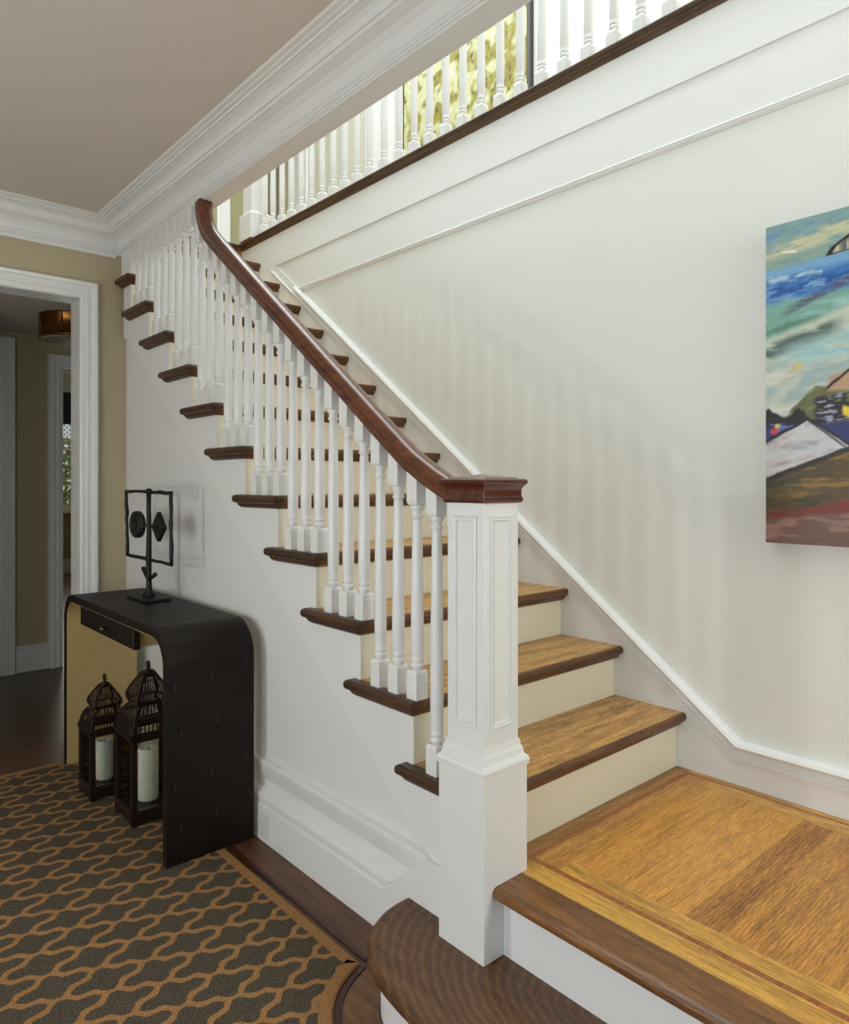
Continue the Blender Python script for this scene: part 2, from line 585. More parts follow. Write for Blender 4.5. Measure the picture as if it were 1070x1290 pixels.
for i in range(22):
    x = WX0 + .02 + i * .036
    for j in range(9):
        if (i + j) % 2 == 0:
            lace.box(x, x + .026, 11.145, 11.15, 1.86 + j * .034, 1.886 + j * .034)
    lace.box(x + .011, x + .015, 11.146, 11.149, 1.85, 2.17)
lace.build('lace_edge', M['trim'], parent=sh)
# shrub outside
leaf = NT('shrub_leaf')
oi = leaf.noise(leaf.coords(), 9, 3)
leaf.set(**{'Base Color': leaf.mix(oi, lin(60, 84, 34), lin(178, 186, 96)), 'Roughness': 0.6})
mb = MB()
for i in range(1500):
    x, y, z = rng.uniform(2.2, 3.5), rng.uniform(12.0, 12.5), rng.uniform(0.3, 2.0)
    a = rng.uniform(0, 6.28)
    t = rng.uniform(-.6, .6)
    r = rng.uniform(.03, .07)
    dx, dz = Vector((math.cos(a), t, math.sin(a))) * r, Vector((-math.sin(a), rng.uniform(-.6, .6), math.cos(a))) * r * .5
    p = Vector((x, y, z))
    mb.add([p - dx, p + dz, p + dx, p - dz], [(0, 1, 2, 3)])
sb = mb.build('garden_shrub', leaf.m)
tag(sb, 'leafy green shrub outside the far room window', 'shrub')
box('ground_outside', plain('garden_ground', lin(90, 95, 60), 0.9), 0.5, 5, 11.3, 16, -0.1, 0.0, kind='structure')

# ------------------------------------------------------------------ mouldings of the shell
crown = [(.0005, ZB), (.003, ZB), (.003, 2.496), (.009, 2.499), (.009, 2.505), (.014, 2.507), (.014, 2.513), (.020, 2.518),
         (.024, 2.530), (.034, 2.548), (.050, 2.563), (.070, 2.572), (.078, 2.574), (.081, 2.577), (.084, 2.582), (.090, 2.582), (.093, 2.588), (.098, 2.597), (.110, 2.606),
         (.128, 2.611), (.136, 2.611), (.138, 2.616), (.150, 2.617), (.154, 2.620), (.168, 2.621), (.175, 2.627), (.0005, 2.627)]
MB().sweep([(XS, -1.7), (XS, YD), (-1.6, YD)], crown, XY(0)).build('trim_1', M['trim'], kind='structure')
box('trim_2', M['trim'], -1.6, XS - .03, YD - .012, YD, 2.472, 2.4905, kind='structure', bevel=.003)
# door casing on the hall side; p runs away from the opening
cas = [(0, 0), (0, -.014), (.008, -.018), (.026, -.018), (.030, -.022), (.042, -.022), (.046, -.018), (.060, -.022), (.066, -.030), (.078, -.032), (.084, -.028), (.086, 0)]
MB().sweep([(-.15, 0), (-.15, JZ), (JX, JZ), (JX, 0)], cas, XZ(YD)).build('trim_3', M['trim'], kind='structure')
mb = MB()
mb.box(JX - .001, JX + .012, YD - .003, YD + .14, 0, JZ + .012).box(-.15, JX, YD - .003, YD + .14, JZ - .001, JZ + .012)
mb.build('door_jamb', M['trim'], kind='structure')
# hall casings and baseboard beyond
cas2 = [(0, 0), (0, -.016), (.02, -.02), (.024, -.026), (.05, -.026), (.056, -.034), (.09, -.036), (.096, 0)]
MB().sweep([(1.425, 0), (1.425, 2.12), (2.4, 2.12), (2.4, 0)][::1], cas2, XZ(YH)).build('trim_4', M['trim'], kind='structure')
MB().sweep([(0.3, 0), (0.3, 2.2), (1.03, 2.2), (1.03, 0)], cas2, XZ(YH)).build('trim_5', M['trim'], kind='structure')
dr = box('door_1', M['trim'], 0.3, 1.03, YH - .008, YH - .001, 0, 2.2, kind='structure')
MB().box(0.40, 0.93, YH - .012, YH - .007, 0.25, 0.95).box(0.40, 0.93, YH - .012, YH - .007, 1.1, 2.05).build('door_panel', M['trim'], parent=dr)
mk = MB()
mk.lathe(0, 0, [(.004, 0), (.012, .012), (.022, .03), (.02, .042), (.004, .05)], 12)
mk.v = [(0.99 + v[0], YH - .008 - v[2], 0.98 + v[1]) for v in mk.v]
mk.build('door_knob', M['brass'], parent=dr)
box('baseboard_hall', M['trim'], 1.126, 1.329, YH - .02, YH, 0, 0.16, kind='structure', bevel=.004)
box('trim_6', M['trim'], 1.126, 1.329, YH - .026, YH, 0.16, 0.185, kind='structure', bevel=.006)

# baseboard under the stair: plinth, bead, cap
bp = [(.0, 0), (-.036, 0), (-.036, .128), (-.031, .132), (-.031, .140), (-.034, .146), (-.034, .160), (-.028, .172), (-.010, .182), (-.008, .214), (-.012, .220), (-.018, .240),
      (-.024, .270), (-.024, .279), (-.018, .284), (0, .288)]
mb = MB()
for ya, yb in ((1.30, YD),):
    pass
rings = []
for end in (0, 1):
    rr = []
    for q, z in bp:
        if end == 0:
            y = YD - .001
        else:
            y = 1.62 - max(0, z - .13) / .155 * .19 if z > .13 else 1.62
        rr.append((XWL + q, y, z))
    rings.append(rr)
MB().layers(rings).build('baseboard_stairs', M['trim'], kind='structure')
blk = [(1.316, 0), (1.618, 0), (1.618, .13), (1.425, .288), (1.316, .288)]
MB().prism(blk, YZ(XWL), -.038, 0.02).build('trim_7', M['trim'], kind='structure', bevel=.002)
# right wall skirt + cap, landing base
top = lambda y: .473 + SL * (y - 1.028)
sk = [(-1.5, ZL), (1.244, ZL), (4.45, 2.55), (4.45, 2.8645), (1.028 + (2.8645 - .469) / SL, 2.8645), (1.030, .469), (-1.5, .469)]
MB().prism(sk, YZ(XWALL), -.0148, 0.03).build('baseboard_right', M['trim'], kind='structure')
capp = [(0, .0), (0, -.016), (.004, -.030), (.013, -.036), (.022, -.030), (.026, -.020), (.028, -.0165), (.046, -.0165), (.048, -.024), (.054, -.024), (.056, -.0145), (.056, 0)]
MB().sweep([(3.715, top(3.715)), (1.028, .473), (-1.5, .473)], capp, YZ(XWALL)).build('trim_8', M['trim'], kind='structure')
MB().sweep([(1.028 + (2.665 - .473) / SL + .03, 2.665 + .0225), (3.70, top(3.70))], [(.046, 0), (.046, -.0165), (.048, -.024), (.054, -.024), (.056, -.0145), (.056, 0)], YZ(XWALL)).build('trim_9', M['trim'], kind='structure')
# fascia of the gallery
box('trim_10', M['trim'], XW, XWALL + .05, -1.5, 4.43, 2.668, 2.868, kind='structure')
box('trim_11', M['trim'], XWALL - .006, XWALL + .05, -1.5, 1.028 + (2.668 - .473) / SL, 2.478, 2.668, kind='structure')
fm = [(0, 0), (0, -.012), (-.006, -.016), (-.010, -.012), (-.013, -.012), (-.018, -.008), (-.022, -.004), (-.022, 0)]
MB().prism([(a, b) for a, b in fm], lambda a, b, q: (XWALL + b, q, 2.478 + a), -1.5, 3.70).build('trim_12', M['trim'], kind='structure')
# nosing of gallery and upper landing
nz = [(0, 0), (-.010, -.002), (-.020, -.006), (-.026, -.014), (-.020, -.024), (-.012, -.026), (-.010, -.034), (-.004, -.042), (0, -.05)]
MB().prism([(XW - .005 + a, ZU + b) for a, b in nz] + [(2.33, ZU - .05), (2.33, ZU)], lambda a, b, q: (a, q, b), -1.5, 4.40).build('trim_13', M['nosing_y'], kind='structure')

# ------------------------------------------------------------------ staircase
st = thing('staircase', 'white painted straight staircase with brown oak treads rising from the landing', 'staircase', (1.75, 1.25, ZL))
DL = [(.010, 0), (.004, -.003), (.001, -.008), (0, -.015), (.001, -.022), (.004, -.027), (.010, -.030), (.014, -.031), (.016, -.036), (.020, -.042), (.028, -.048)]


def tread(k):
    z, yf, yn = tZ(k), rY(k) - .034, rY(k + 1)
    x0, xs = 1.243, XS + .004
    yb = yf + .011
    t = MB().box(xs, XW, yb, yn + .005, z - .030, z).build('tread', M['tread'], st)
    rings = [[(xs, yf + d, z + dz), (XW, yf + d, z + dz), (XW, max(yb, yf + d + .002) - .0001, z + dz), (xs, max(yb, yf + d + .002) - .0001, z + dz)] for d, dz in DL[:7]]
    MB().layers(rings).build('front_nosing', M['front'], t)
    rings = [[(xs, yf + d, z + dz), (XW, yf + d, z + dz), (XW, yf + .036, z + dz), (xs, yf + .036, z + dz)] for d, dz in DL[6:]]
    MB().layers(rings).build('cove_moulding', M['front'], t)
    rings = []
    for d, dz in DL:
        yt = min(yn + .040, YD - .004) - d
        rings.append([(x0 + d, yf + d, z + dz), (xs - .0002, yf + d, z + dz), (xs - .0002, yt, z + dz), (x0 + d, yt, z + dz)])
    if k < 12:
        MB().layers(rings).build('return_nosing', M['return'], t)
    return t


for k in range(1, 14):
    tread(k)
for k in range(1, 15):
    z0 = ZL if k == 1 else tZ(k - 1)
    box('riser', M['riser'], XS + .002, XW - .001, rY(k), rY(k) + .018, z0 + .0005, tZ(k) - .030, parent=st)
# top landing nosing (dark oak edge)
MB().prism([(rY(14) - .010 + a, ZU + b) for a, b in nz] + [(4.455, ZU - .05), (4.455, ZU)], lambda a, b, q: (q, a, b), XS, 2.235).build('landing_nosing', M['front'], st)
# stringer: saw-tooth board
pts = []
for k in range(1, 12):
    pts += [(rY(k) + .001 if k > 1 else 1.262, tZ(k) - .03), (rY(k + 1) + .001 if k < 11 else 3.806, tZ(k) - .03)]
low = lambda y: .285 + SL * (y - 1.411)
poly = [(1.262, .16)] + pts + [(3.806, low(3.77)), (3.77, low(3.77)), (1.411, .285), (1.411, .16)]
MB().prism(poly, YZ(XS), 0, 0.0245).build('stringer', M['trim'], st)
# bottom step: bull-nosed tread and its curved riser
Eo = [(.99, -1.5)]
curve = [(.989, .9), (.990, 1.10), (.995, 1.20), (1.008, 1.29), (1.022, 1.34), (1.037, 1.377), (1.062, 1.413), (1.090, 1.443), (1.120, 1.467), (1.155, 1.485), (1.195, 1.498), (1.24, 1.503), (1.268, 1.504)]
fine = []
for i in range(len(curve) - 1):
    p0, p1, p2, p3 = [Vector(curve[min(max(j, 0), len(curve) - 1)]) for j in (i - 1, i, i + 1, i + 2)]
    for t in (0, .33, .67):
        fine.append(tuple(0.5 * ((2 * p1) + (p2 - p0) * t + (2 * p0 - 5 * p1 + 4 * p2 - p3) * t * t + (3 * p1 - p0 - 3 * p2 + p3) * t ** 3)))
fine.append(curve[-1])


def offset(pl, d):
    out = []
    for i, p in enumerate(pl):
        a, b = Vector(pl[max(i - 1, 0)]), Vector(pl[min(i + 1, len(pl) - 1)])
        t = (b - a).normalized()
        out.append((p[0] + t.y * d, p[1] - t.x * d))
    return out


outline = [(.99, -1.49)] + fine
rings = []
for d, dz in [(.012, 0), (.005, -.003), (.001, -.009), (0, -.018), (.001, -.027), (.005, -.032), (.012, -.036), (.016, -.037), (.018, -.044), (.024, -.052), (.032, -.058)]:
    o = offset(outline, d)
    o[-1] = (1.268, o[-1][1])
    rings.append([(x, y, Z1 + dz) for x, y in o] + [(1.268, 1.262, Z1 + dz), (1.30, 1.262, Z1 + dz), (1.30, -1.49, Z1 + dz)])
bt = MB().layers(rings).build('bottom_tread', M['step'], st)
o = offset(outline, .034)
o[-1] = (1.268, o[-1][1])
MB().layers([[(x, y, z) for x, y in o] + [(1.268, 1.262, z), (1.30, 1.262, z), (1.30, -1.49, z)] for z in (0, Z1 - .056)]).build('bottom_riser', M['trim'], st)
box('landing_riser', M['trim'], 1.285, 1.305, -1.49, 1.20, Z1 + .0005, ZL - .032, parent=st)

# ------------------------------------------------------------------ landing floor: boards, borders, inlays
lf = box('floor_landing', M['landing_dark'], 1.30, XWALL, -1.5, 1.262, ZL - .05, ZL - .012, kind='structure')
g = .00015


def board(name, mat, x0, x1, y0, y1, dz=0.0):
    return box(name, mat, x0 + g, x1 - g, y0 + g, y1 - g, ZL - .012, ZL + dz, parent=lf, bevel=.0004)


nprof = [(1.350, 0), (1.258, 0), (1.250, -.003), (1.245, -.010), (1.2445, -.016), (1.247, -.024), (1.254, -.030), (1.262, -.031), (1.266, -.037), (1.276, -.045), (1.285, -.046), (1.350, -.046)]
MB().prism([(x, ZL + z) for x, z in nprof], lambda a, b, q: (a, q, b), -1.5, 1.163).build('nosing_board', M['nosing'], lf)
board('border_board', M['landing_y'], 1.350, 1.415, -1.5, 1.196)
board('inlay_strip', M['inlay'], 1.415, 1.431, -1.5, 1.183)
board('border_board', M['landing_y'], 1.431, 1.488, -1.5, 1.105)
board('border_board', M['landing_dark'], 1.340, XW, 1.196, 1.2445)
board('inlay_strip', M['inlay'], 1.415, 2.237, 1.183, 1.196)
board('border_board', M['landing'], 1.431, 2.225, 1.105, 1.183)
board('inlay_strip', M['inlay'], 2.225, 2.236, -1.5, 1.183)
board('border_board', M['landing_y'], 2.236, XW, -1.5, 1.196)
board('border_board', M['landing_y'], 2.163, 2.225, -1.5, 1.105)
y = 1.105
i = 0
while y > -1.5:
    wd = .072 + .006 * ((i * 7) % 3)
    cuts = [1.488, 2.163]
    if i in (8, 9, 11, 14, 17):
        cuts = [1.488, 1.70 + .1 * (i % 4), 2.163]
    for a, b in zip(cuts[:-1], cuts[1:]):
        board('plank', M['landing'], a, b, max(-1.5, y - wd), y)
    y -= wd
    i += 1

# ------------------------------------------------------------------ stair balustrade
bal = thing('stair_balustrade', 'white turned balustrade with mahogany handrail and square newel post along the stairs', 'balustrade', (1.294, 1.237, Z1))
NX, NY = 1.2935, 1.2375
nb = MB()
nb.square_layers(NX, NY, [(.0785, Z1 + .0005), (.0785, .598)])
newel = nb.build('newel_post', M['trim'], bal, bevel=.002)
MB().square_layers(NX, NY, [(.0785, .598), (.082, .600), (.083, .612), (.080, .619), (.073, .626), (.071, .640), (.067, .648), (.065, .662)]).build('base_moulding', M['trim'], newel)
MB().square_layers(NX, NY, [(.0625, .60), (.0625, 1.262)]).build('newel_shaft', M['trim'], newel, bevel=.0015)


def picture_frame(face, z0, z1, hw, prof):
    sgn = -1
    if face == '-X':
        to3 = lambda a, b, q: (NX - .0625 - q, NY + a, b)
    elif face == '-Y':
        to3 = lambda a, b, q: (NX + a, NY - .0625 - q, b)
    elif face == '+X':
        to3 = lambda a, b, q: (NX + .0625 + q, NY + a, b)
    else:
        to3 = lambda a, b, q: (NX + a, NY + .0625 + q, b)
    mb = MB()
    mb.sweep([(-hw, z0), (hw, z0), (hw, z1), (-hw, z1)], prof, to3, closed_path=True)
    return mb.build('panel_moulding', M['trim'], newel)


for f in ('-X', '-Y', '+X', '+Y'):
    picture_frame(f, .705, 1.222, .040, [(0, -.001), (0, .004), (.003, .006), (.006, .004), (.008, .002), (.011, .005), (.013, .003), (.014, -.001)])
capr = [(.064, 1.252), (.069, 1.2525), (.072, 1.258), (.071, 1.266), (.069, 1.269), (.069, 1.284), (.072, 1.292), (.078, 1.298), (.0805, 1.303), (.080, 1.308), (.076, 1.3115), (.062, 1.3125), (.060, 1.315), (.001, 1.324)]
MB().square_layers(NX, NY, capr).build('newel_cap', M['cap'], newel, bevel=.0015)

RX = 1.2940
RB0 = 1.338          # rail underside height at Y = 1.52
railb = lambda y: RB0 + SL * (y - 1.52)
path = [(1.29, 1.2505), (1.329, 1.2525), (1.350, 1.257), (1.372, 1.266), (1.40, 1.279), (1.43, 1.293), (1.456, 1.307), (1.482, 1.3215), (1.51, 1.337), (1.54, 1.3555)]
path += [(y_, railb(y_)) for y_ in (1.70, 2.1, 2.5, 2.74)]
path += [(2.775, 2.281), (2.805, 2.306), (2.832, 2.333), (2.854, 2.362), (2.872, 2.394), (2.884, 2.426), (2.891, 2.458), (2.893, 2.491)]


def rail_under(y):
    for (ya, za), (yb, zb_) in zip(path[:-1], path[1:]):
        if ya <= y <= yb:
            return za + (zb_ - za) * (y - ya) / (yb - ya)
    return path[0][1] if y < path[0][0] else ZB


rp = [(.000, -.0275), (.004, -.0295), (.012, -.0275), (.018, -.027), (.024, -.0295), (.034, -.0315), (.044, -.0295), (.051, -.023), (.0555, -.012), (.057, 0)]
rp = rp + [(p, -q) for p, q in reversed(rp[:-1])]
MB().sweep(path, rp, YZ(RX), smooth=True).build('handrail', M['rail'], bal)

BX = 1.2885


def turned(mb, x, y, z0, z1, zt=None, blk=.080, hb=.0210, seg=14):
    """square foot block, turned shaft, square top block; zt = underside of the top block"""
    if zt is None:
        zt = z1 - .082
    H = zt - (z0 + blk)
    k = min(1.0, H / .25)
    zb = z0 + blk
    mb.square_layers(x, y, [(hb, z0), (hb, zb - .010), (hb * .93, zb - .004), (hb * .78, zb)])
    mb.square_layers(x, y, [(hb * .78, zt), (hb * .93, zt + .004), (hb, zt + .010), (hb, z1)])
    p = [(.0160, 0), (.0150, .006), (.0185, .010), (.0190, .015), (.0160, .019), (.0150, .022), (.0182, .026), (.0186, .031), (.0155, .036), (.0180, .046)]
    t = [(.0150, -.046), (.0135, -.038), (.0170, -.034), (.0172, -.029), (.0140, -.025), (.0140, -.016), (.0180, -.011), (.0190, -.006), (.0165, 0)]
    pr = [(r, zb - .001 + d * k) for r, d in p] + [(.0185, zb + H * .22 if H > .3 else zb + .05 * k)]
    if H > .3:
        pr += [(.0165, zb + H * .6)]
    pr += [(r * (.92 if i < 2 else 1), zt + .001 + d * k) for i, (r, d) in enumerate(t)]
    mb.lathe(x, y, pr, seg)


shared = {}
for k in range(1, 11):
    for j in range(3):
        yc = 1.483 + .0825 * j + RUN * (k - 2)
        if yc < 1.315:
            continue
        z0 = tZ(k)
        if yc < 2.74:
            key = j if k > 1 else None
            top_z = rail_under(yc) + .013
            zt = rail_under(yc) - (.082 if k > 1 else .068)
        else:
            key = None
            top_z = min(ZB, rail_under(yc) + (.015 if yc < 2.87 else 0))
            zt = top_z - .085 if z0 < 2.1 else top_z - .07
        if key is not None and key in shared:
            src, y0, zz0 = shared[key]
            o = src.copy()
            C.objects.link(o)
            o.parent = bal
            o.location = (0, yc - y0, z0 - zz0)
        else:
            mb = MB()
            turned(mb, BX, yc, z0, top_z, zt, blk=.080 if z0 < 2.1 else .07)
            o = mb.build('baluster', M['trim'], bal)
            if key is not None:
                shared[key] = (o, yc, z0)
MB().box(BX - .02, BX + .02, 3.685, 3.806, tZ(11), ZB).build('end_block', M['trim'], bal, bevel=.002)

# ------------------------------------------------------------------ gallery balustrade
gb = thing('gallery_balustrade', 'white turned balustrade with box posts along the upper gallery edge', 'balustrade', (2.30, 1.5, ZU))
proto = None
GX = 2.305
ys = [3.042 + .1145 * j for j in range(0, 11)] + [2.917, 2.791] + [2.791 - .1152 * j for j in range(1, 24)]
for yc in ys:
    if proto is None:
        mb = MB()
        turned(mb, GX, yc, ZU, ZU + .87, blk=.085, hb=.022)
        proto = (mb.build('baluster', M['trim'], gb), yc)
    else:
        o = proto[0].copy()
        C.objects.link(o)
        o.parent = gb
        o.location = (0, yc - proto[1], 0)
for yc in (4.305,):
    mb = MB()
    mb.square_layers(GX, yc, [(.078, ZU), (.078, ZU + .165), (.070, ZU + .175), (.060, ZU + .185), (.060, ZU + 1.0), (.075, ZU + 1.01), (.075, ZU + 1.04), (.01, ZU + 1.06)])
    mb.build('newel_post', M['trim'], gb, bevel=.002)
MB().sweep([(0.05, ZU + .86), (4.24, ZU + .86)], rp, YZ(GX), smooth=True).build('handrail', M['rail'], gb)

# ------------------------------------------------------------------ gallery background: painting, casings, door
gp = thing('gallery_painting', 'large yellow green foliage painting in a thin dark frame behind the gallery balusters', 'painting', (3.49, 3.5, ZU + .5))


def fade(t):
    return t * t * (3 - 2 * t)


def vnoise(x, y, seed):
    r = np.random.RandomState(seed).rand(64, 64)
    xi, yi = np.floor(x).astype(int), np.floor(y).astype(int)
    fx, fy = fade(x - xi), fade(y - yi)
    a, b = r[xi % 64, yi % 64], r[(xi + 1) % 64, yi % 64]
    c, d = r[xi % 64, (yi + 1) % 64], r[(xi + 1) % 64, (yi + 1) % 64]
    return (a * (1 - fx) + b * fx) * (1 - fy) + (c * (1 - fx) + d * fx) * fy


def fbm(x, y, seed, oct=4):
    s = np.zeros_like(x)
    am, tot = 1.0, 0
    for i in range(oct):
        s += am * vnoise(x * 2 ** i + 13 * i, y * 2 ** i + 7 * i, seed + i)
        tot += am
        am *= .5
    return s / tot


def l3(r, g, b):
    return np.array(lin(r, g, b)[:3])


def canvas(name, mat, parent, nu, nv, to3, color):
    u, v = np.meshgrid(np.linspace(0, 1, nu), np.linspace(0, 1, nv))
    u, v = u.ravel(), v.ravel()
    if nv == 420:
        u = u ** 1.9
    col = color(u, v)
    mb = MB()
    mb.v = [to3(a, b) for a, b in zip(u, v)]
    mb.f = [(j * nu + i, j * nu + i + 1, (j + 1) * nu + i + 1, (j + 1) * nu + i) for j in range(nv - 1) for i in range(nu - 1)]
    mb.sm = [False] * len(mb.f)
    o = mb.build(name, mat, parent)
    at = o.data.color_attributes.new('pigment', 'FLOAT_COLOR', 'POINT')
    buf = np.ones((len(u), 4), dtype=np.float32)
    buf[:, :3] = col
    at.data.foreach_set('color', buf.ravel())
    return o


def mixc(c, new, mask):
    return c * (1 - mask[:, None]) + new * mask[:, None]


def foliage(u, v):
    n = fbm(u * 16, v * 20, 3, 5)
    m2 = fbm(u * 58, v * 60, 9, 3)
    c = mixc(np.tile(l3(196, 198, 150), (len(u), 1)), l3(150, 140, 50), np.clip((n - .42) * 6, 0, 1))
    c = mixc(c, l3(92, 90, 40), np.clip((m2 - .55) * 6, 0, 1) * np.clip((n - .35) * 4, 0, 1))
    c = mixc(c, l3(226, 228, 205), np.clip((m2 - .6) * 8, 0, 1) * np.clip((.5 - n) * 6, 0, 1))
    return c


PYa, PYb, PZa, PZb = 4.148, 2.93, ZU + .45, ZU + 1.9
canvas('canvas', M['foliage_paint'], gp, 220, 160, lambda a, b: (3.470, PYa + (PYb - PYa) * a, PZa + (PZb - PZa) * b), foliage)
MB().sweep([(PYb, PZa), (PYa, PZa), (PYa, PZb), (PYb, PZb)], [(0, 0), (0, -.035), (-.028, -.035), (-.028, 0)], YZ(3.498), closed_path=True).build('frame', M['frame_dark'], gp)
cas3 = [(0, 0), (0, -.018), (.02, -.022), (.024, -.03), (.06, -.03), (.07, -.04), (.11, -.04), (.115, 0)]
MB().sweep([(2.51, ZU), (2.51, ZU + 2.1), (1.75, ZU + 2.1), (1.75, ZU)][::-1], cas3, YZ(3.5)).build('trim_14', M['trim'], kind='structure')
d2 = box('door_2', M['trim'], 3.492, 3.499, 1.75, 2.51, ZU, ZU + 2.1, kind='structure')
MB().box(3.486, 3.493, 1.85, 2.05, ZU + .2, ZU + 1.9).box(3.45, 3.493, 2.17, 2.37, ZU + .0, ZU + 2.0).build('door_panel', M['trim'], parent=d2)
MB().sweep([(4.66, ZU), (4.66, ZU + 2.1), (5.45, ZU + 2.1), (5.45, ZU)], cas3, YZ(3.5)).build('trim_15', M['trim'], kind='structure')
box('trim_17', M['trim'], 3.46, 3.5, 4.257, 4.53, ZU, ZU + 2.2, kind='structure')
d3 = box('door_3', M['door_beige'], 3.492, 3.499, 4.66, 5.45, ZU, ZU + 2.1, kind='structure')
MB().box(3.486, 3.493, 4.72, 4.98, ZU + .2, ZU + 1.9).box(3.486, 3.493, 5.08, 5.33, ZU + .2, ZU + 1.9).build('door_panel', M['door_beige'], parent=d3)
MB().sweep([(2.78, ZU), (2.78, ZU + 2.2), (2.1, ZU + 2.2), (2.1, ZU)][::-1], cas3, XZ(5.9)).build('trim_16', M['trim'], kind='structure')
box('door_4', M['dark_void'], 2.1, 2.69, 5.892, 5.899, ZU, ZU + 2.2, kind='structure')
box('door_5', M['dark_void'], 3.24, 3.40, 5.892, 5.899, ZU, ZU + 2.2, kind='structure')

# ------------------------------------------------------------------ abstract painting on the right wall
ap = thing('abstract_painting', 'unframed abstract coastal landscape canvas on the right wall above the landing', 'painting', (2.25, 0.3, 1.6))
AY0, AY1, AZ0, AZ1 = .930, -.30, 1.120, 2.082
AX = 2.222
VIS = .23


def coast(uu, v):
    # s: 0..1 across the strip nearest the stair, beyond that the scene goes on
    s = uu * (AY0 - AY1) / VIS
    sN = s
    s = np.where(s > 1.1, 1.1 + .12 * np.tanh((s - 1.1) / 2), s)
    sm = lambda d, wd=.004: np.clip(d / wd + .5, 0, 1)
    wob = (fbm(sN * 5, v * 22, 51) - .5)
    st1 = fbm(sN * 3.5, v * 60, 31)           # long flat brush strokes
    st2 = fbm(sN * 9, v * 150, 61, 3)
    dg = fbm(sN * 3 + v * 2, v * 40 - sN * 3, 41)
    v0 = v
    v = v + wob * .012
    band = lambda c0, hw: sm(hw - abs(v - c0), .02)
    c = np.tile(l3(126, 162, 162), (len(s), 1))
    c = mixc(c, l3(112, 146, 184), band(.965 + 0 * s, .012) * np.clip((st1 - .35) * 5, 0, 1))
    c = mixc(c, l3(198, 198, 164), band(.915 + .03 * s, .026) * np.clip((st1 - .28) * 4, 0, 1))
    c = mixc(c, l3(146, 168, 150), band(.880 + .012 * s, .014) * np.clip((st2 - .3) * 4, 0, 1))
    sea_t = .858 + .016 * s
    c = mixc(c, l3(120, 168, 206), sm(sea_t - v, .008))
    c = mixc(c, l3(62, 122, 190), sm(.832 + .01 * s - v, .03) * np.clip((st1 - .25) * 4, 0, 1))
    c = mixc(c, l3(172, 200, 214), band(.828 - .0 * s, .010) * np.clip((st2 - .42) * 6, 0, 1) * (s < .7))
    c = mixc(c, l3(38, 88, 158), band(.785 + .02 * s, .02) * np.clip((st2 - .4) * 6, 0, 1))
    c = mixc(c, l3(124, 172, 158), sm(.752 + .012 * s - v, .02))
    c = mixc(c, l3(150, 196, 188), band(.70 + .02 * s, .02) * np.clip((st1 - .4) * 5, 0, 1) * sm(s - .3, .3))
    c = mixc(c, l3(82, 86, 118), sm(.013 - abs(v - (.70 + .088 * s)), .012) * sm(s - .25, .2) * np.clip(st2 * 2 - .2, 0, 1))
    c = mixc(c, l3(92, 142, 122), band(.672 + .02 * s, .016) * np.clip((dg - .35) * 5, 0, 1))
    c = mixc(c, l3(194, 206, 188), sm(.640 + .072 * s - v, .02))
    c = mixc(c, l3(92, 112, 106), sm(.026 - abs(v - (.600 + .062 * s)), .02) * np.clip((st1 - .22) * 4, 0, 1) * sm(.88 - s, .2))
    c = mixc(c, l3(158, 200, 202), sm(.60 + .045 * s - v, .03) * sm(v - .545, .03) * np.clip((st1 - .3) * 4, 0, 1) * sm(s - .25, .4))
    c = mixc(c, l3(190, 198, 186), sm(.545 - v, .04))
    c = mixc(c, l3(152, 178, 178), sm(.56 - v, .03) * np.clip((dg - .5) * 6, 0, 1) * .8)
    c = mixc(c, l3(214, 216, 204), sm(.54 - v, .03) * np.clip((.44 - dg) * 7, 0, 1) * .8)
    c = mixc(c, l3(206, 192, 110), np.clip(1.3 - np.hypot((s - .4) * .28, (v - .548)) / .02, 0, 1) * .8)
    c = mixc(c, l3(240, 238, 226), sm(.0025 - abs(v - .9065 + .01 * (s - .28)), .002) * sm(.09 - abs(s - .3), .02))
    # headland rock
    rk = sm(v0 - (.853 + .02 * s), .004) * sm(.893 + (s - .8) * .14 - v0, .004) * sm(s - (.70 + (v0 - .857) * 2.6), .02)
    c = mixc(c, l3(18, 18, 20), rk)
    rk2 = sm(v0 - (.866 + .01 * s), .004) * sm(.884 + (s - .8) * .13 - v0, .004) * sm(s - (.765 + (v0 - .857) * 2.6), .02)
    c = mixc(c, l3(186, 182, 150), rk2)
    c = mixc(c, l3(96, 100, 100), rk2 * np.clip((fbm(s * 22, v * 18, 77) - .5) * 9, 0, 1))
    # hill, trees, roofs
    hill_t = np.where(s < .62, .418 + (s - .32) * .22, .484 - (s - .62) * .06)
    hill = sm(hill_t - v, .008) * sm(v - .36, .01) * sm(s - .30, .05)
    c = mixc(c, l3(96, 104, 66), hill)
    c = mixc(c, l3(132, 132, 84), hill * np.clip((dg - .5) * 7, 0, 1))
    pink = sm(.505 + (s - .8) * .09 - v, .008) * sm(v - (.462 + (s - .8) * .02), .01) * sm(s - .76, .06)
    c = mixc(c, l3(186, 150, 122), pink)
    c = mixc(c, l3(20, 16, 18), sm(.005 - abs(v - (.470 + .19 * (s - .74))), .005) * sm(s - .74, .03))
    tt = .402 + .022 * np.sin(s * 17 + 1) * .6 + .03 * (fbm(s * 12, v * 5, 83) - .3)
    c = mixc(c, l3(18, 20, 26), sm(tt - v, .008) * sm(v - .355, .006) * sm(.50 - s, .04))
    dk = sm(.042 - abs(v - (.405 + .02 * (s - .6))), .012) * sm(s - .60, .06)
    c = mixc(c, l3(22, 24, 36), dk * np.clip((st2 - .2) * 5, 0, 1))
    c = mixc(c, l3(146, 150, 172), dk * np.clip((st2 - .6) * 10, 0, 1))
    c = mixc(c, l3(30, 44, 108), sm(.368 - v, .008) * sm(v - .25, .01))
